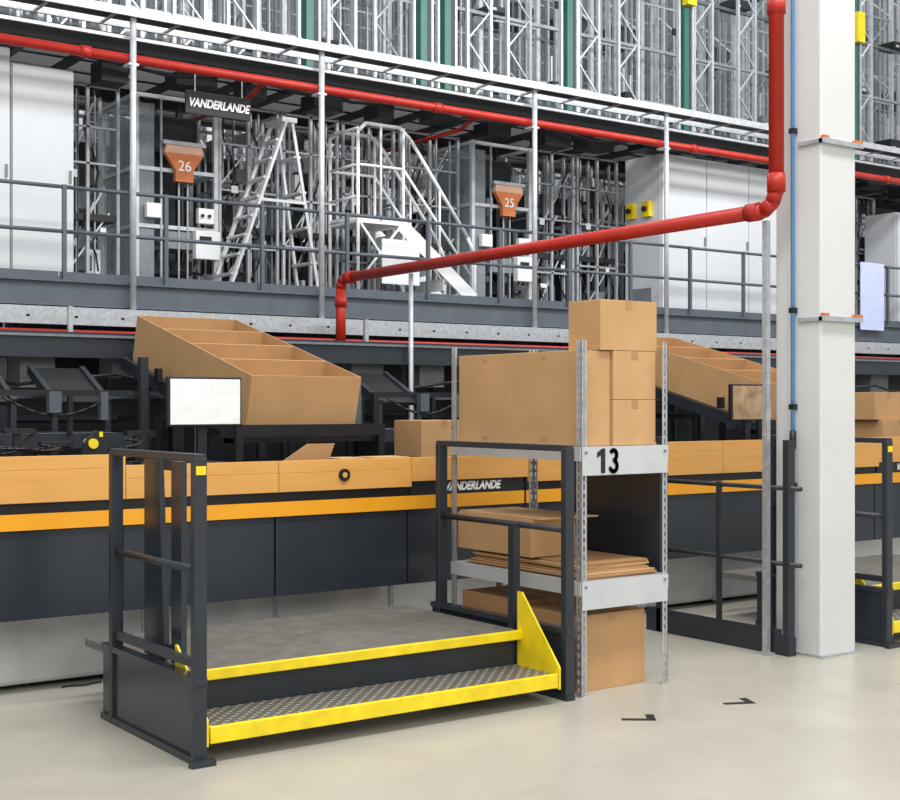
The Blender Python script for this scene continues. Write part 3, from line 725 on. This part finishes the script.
# ---------------- monitors ----------------
def monitor(x,film,label):
    r=root('monitor',(x,7.62,1.28),label,'monitor','monitors on the worktops')
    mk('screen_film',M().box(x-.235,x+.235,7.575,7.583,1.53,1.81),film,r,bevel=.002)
    mk('housing',M().box(x-.25,x+.25,7.585,7.62,1.515,1.825),BLACK,r,bevel=.006)
    mk('stand',M().box(x-.03,x+.03,7.625,7.66,1.29,1.7).box(x-.14,x+.14,7.55,7.75,1.281,1.295),BLACK,r)
    return r
monitor(3.58,PAPER,'wide flat screen wrapped in white plastic film on a stand')
monitor(8.57,SCREENB,'flat screen on a stand, brown cardboard reflection painted on')
def tool(x):
    r=root('tape_dispenser',(x,7.7,1.28),'yellow and black tape dispenser on the worktop','tape dispenser')
    mk('body',M().box(x-.09,x+.1,7.66,7.74,1.281,1.33).prism([(x-.08,7.67,1.33),(x+.09,7.67,1.33),(x+.08,7.67,1.46),(x+.02,7.67,1.50),(x-.05,7.67,1.42)],(0,.06,0)),BLACK,r)
    mk('tape_roll',M().cyl((x-.01,7.65,1.42),(x-.01,7.668,1.42),.03,18).cyl((x-.01,7.735,1.42),(x-.01,7.75,1.42),.03,18),YEL,r,split=True)
    mk('handle',M().box(x+.03,x+.05,7.66,7.74,1.46,1.49),YEL,r)
tool(2.9)
def coil(x,r0,seed):
    random.seed(seed); pts=[]
    for k in range(50):
        t=k*.42; rr=r0*(1+.15*math.sin(t*.37+seed)); pts.append((x+rr*math.cos(t),7.72+.07*math.sin(t),1.292+.0022*k+.02*(1+math.sin(t*.5+seed))))
    mk('cable_coil',M().tube(pts,.007,6),CABLE,label='coiled black cable heaped on the worktop',cat='cable',group='cable coils on the worktop')
coil(2.38,.11,1); coil(2.63,.07,2); coil(3.14,.08,4)
def bracket(x,h):
    mk('tool_holder',M().box(x-.02,x+.02,7.84,7.88,1.281,1.281+h).box(x-.08,x+.1,7.82,7.9,1.281+h,1.31+h).beam((x,7.86,1.30+h*.5),(x+.12,7.86,1.29+h),.02,.02),BLACK,label='black bracket holding tools over the worktop',cat='bracket',group='tool brackets')
for x,h in ((2.3,.14),(2.5,.2),(2.72,.12),(3.25,.18)): bracket(x,h)
for i,(x0,x1,y) in enumerate(((4.5,4.7,7.5),(4.76,5.05,7.5))):
    mk('cardboard_sheet',M().box(x0,x1,y,y+.22,1.281,1.30),CARDIN,label='flat cardboard offcut lying on the worktop',cat='cardboard',group='cardboard offcuts')
mk('cardboard_sheet',M().prism([(4.05,7.48,1.281),(4.25,7.48,1.40),(4.45,7.48,1.40),(4.4,7.48,1.281)],(0,.012,0)),CARD2,label='brown cardboard offcut propped on the worktop edge',cat='cardboard',group='cardboard offcuts')
for x in (3.83,8.83): mk('dark_post',M().box(x,x+.06,9.2,9.26,0,2.0),DARK,label='dark steel post beside the inclined chute',cat='post',group='chute posts')
for x in (5.2,6.3): mk('dark_post',M().box(x-.025,x+.025,8.4,8.45,0,1.85),GREYBLUE,label='grey steel post behind the machine',cat='post',group='grey posts')

# floor tape marks
for (x,y,a) in ((4.90,5.06,-.66),(5.61,5.02,-.45)):
    mk('floor_mark',M().box(x-.09,x+.09,y-.01,y+.035,0.0005,.0015).box(x+.045,x+.09,y+.035,y+.13,.0005,.0015),BLACK,label='small black L-shaped tape mark on the floor',cat='floor mark',group='floor marks',rot=(0,0,a))

# ---------------- light ----------------
w=bpy.data.worlds.new('World'); S.world=w; w.use_nodes=True
bg=w.node_tree.nodes['Background']; bg.inputs['Color'].default_value=(.94,.97,1,1); bg.inputs['Strength'].default_value=.74
def area(loc,rot,sx,sy,e,col=(1,1,1)):
    l=bpy.data.lights.new('area','AREA'); l.shape='RECTANGLE'; l.size=sx; l.size_y=sy; l.energy=e; l.color=col
    o=bpy.data.objects.new('added_area_light',l); C.objects.link(o); o.location=loc; o.rotation_euler=rot; return o  # unseen area lamps added to light the scene, no ceiling fittings
area((5,3,9),(0,0,0),12,1.2,850,(1,.985,.95))
area((2,-3,6),(math.radians(50),0,math.radians(-25)),8,4,380,(1,.985,.96))
area((11,7.5,8.5),(math.radians(62),0,0),16,1.0,950)  # added to brighten the cabinets shadowed by the gantry
area((14,17,12),(0,0,0),20,1.5,700)

# ---------------- camera ----------------
cd=bpy.data.cameras.new('cam'); cam=bpy.data.objects.new('camera',cd); C.objects.link(cam); S.camera=cam
cd.sensor_width=36; cd.lens=1329/900*36; cd.clip_end=200
cam.location=(0,0,1.65)
cam.rotation_euler=(math.pi/2,0,math.radians(54.3-90))
cd.shift_y=(5/900)
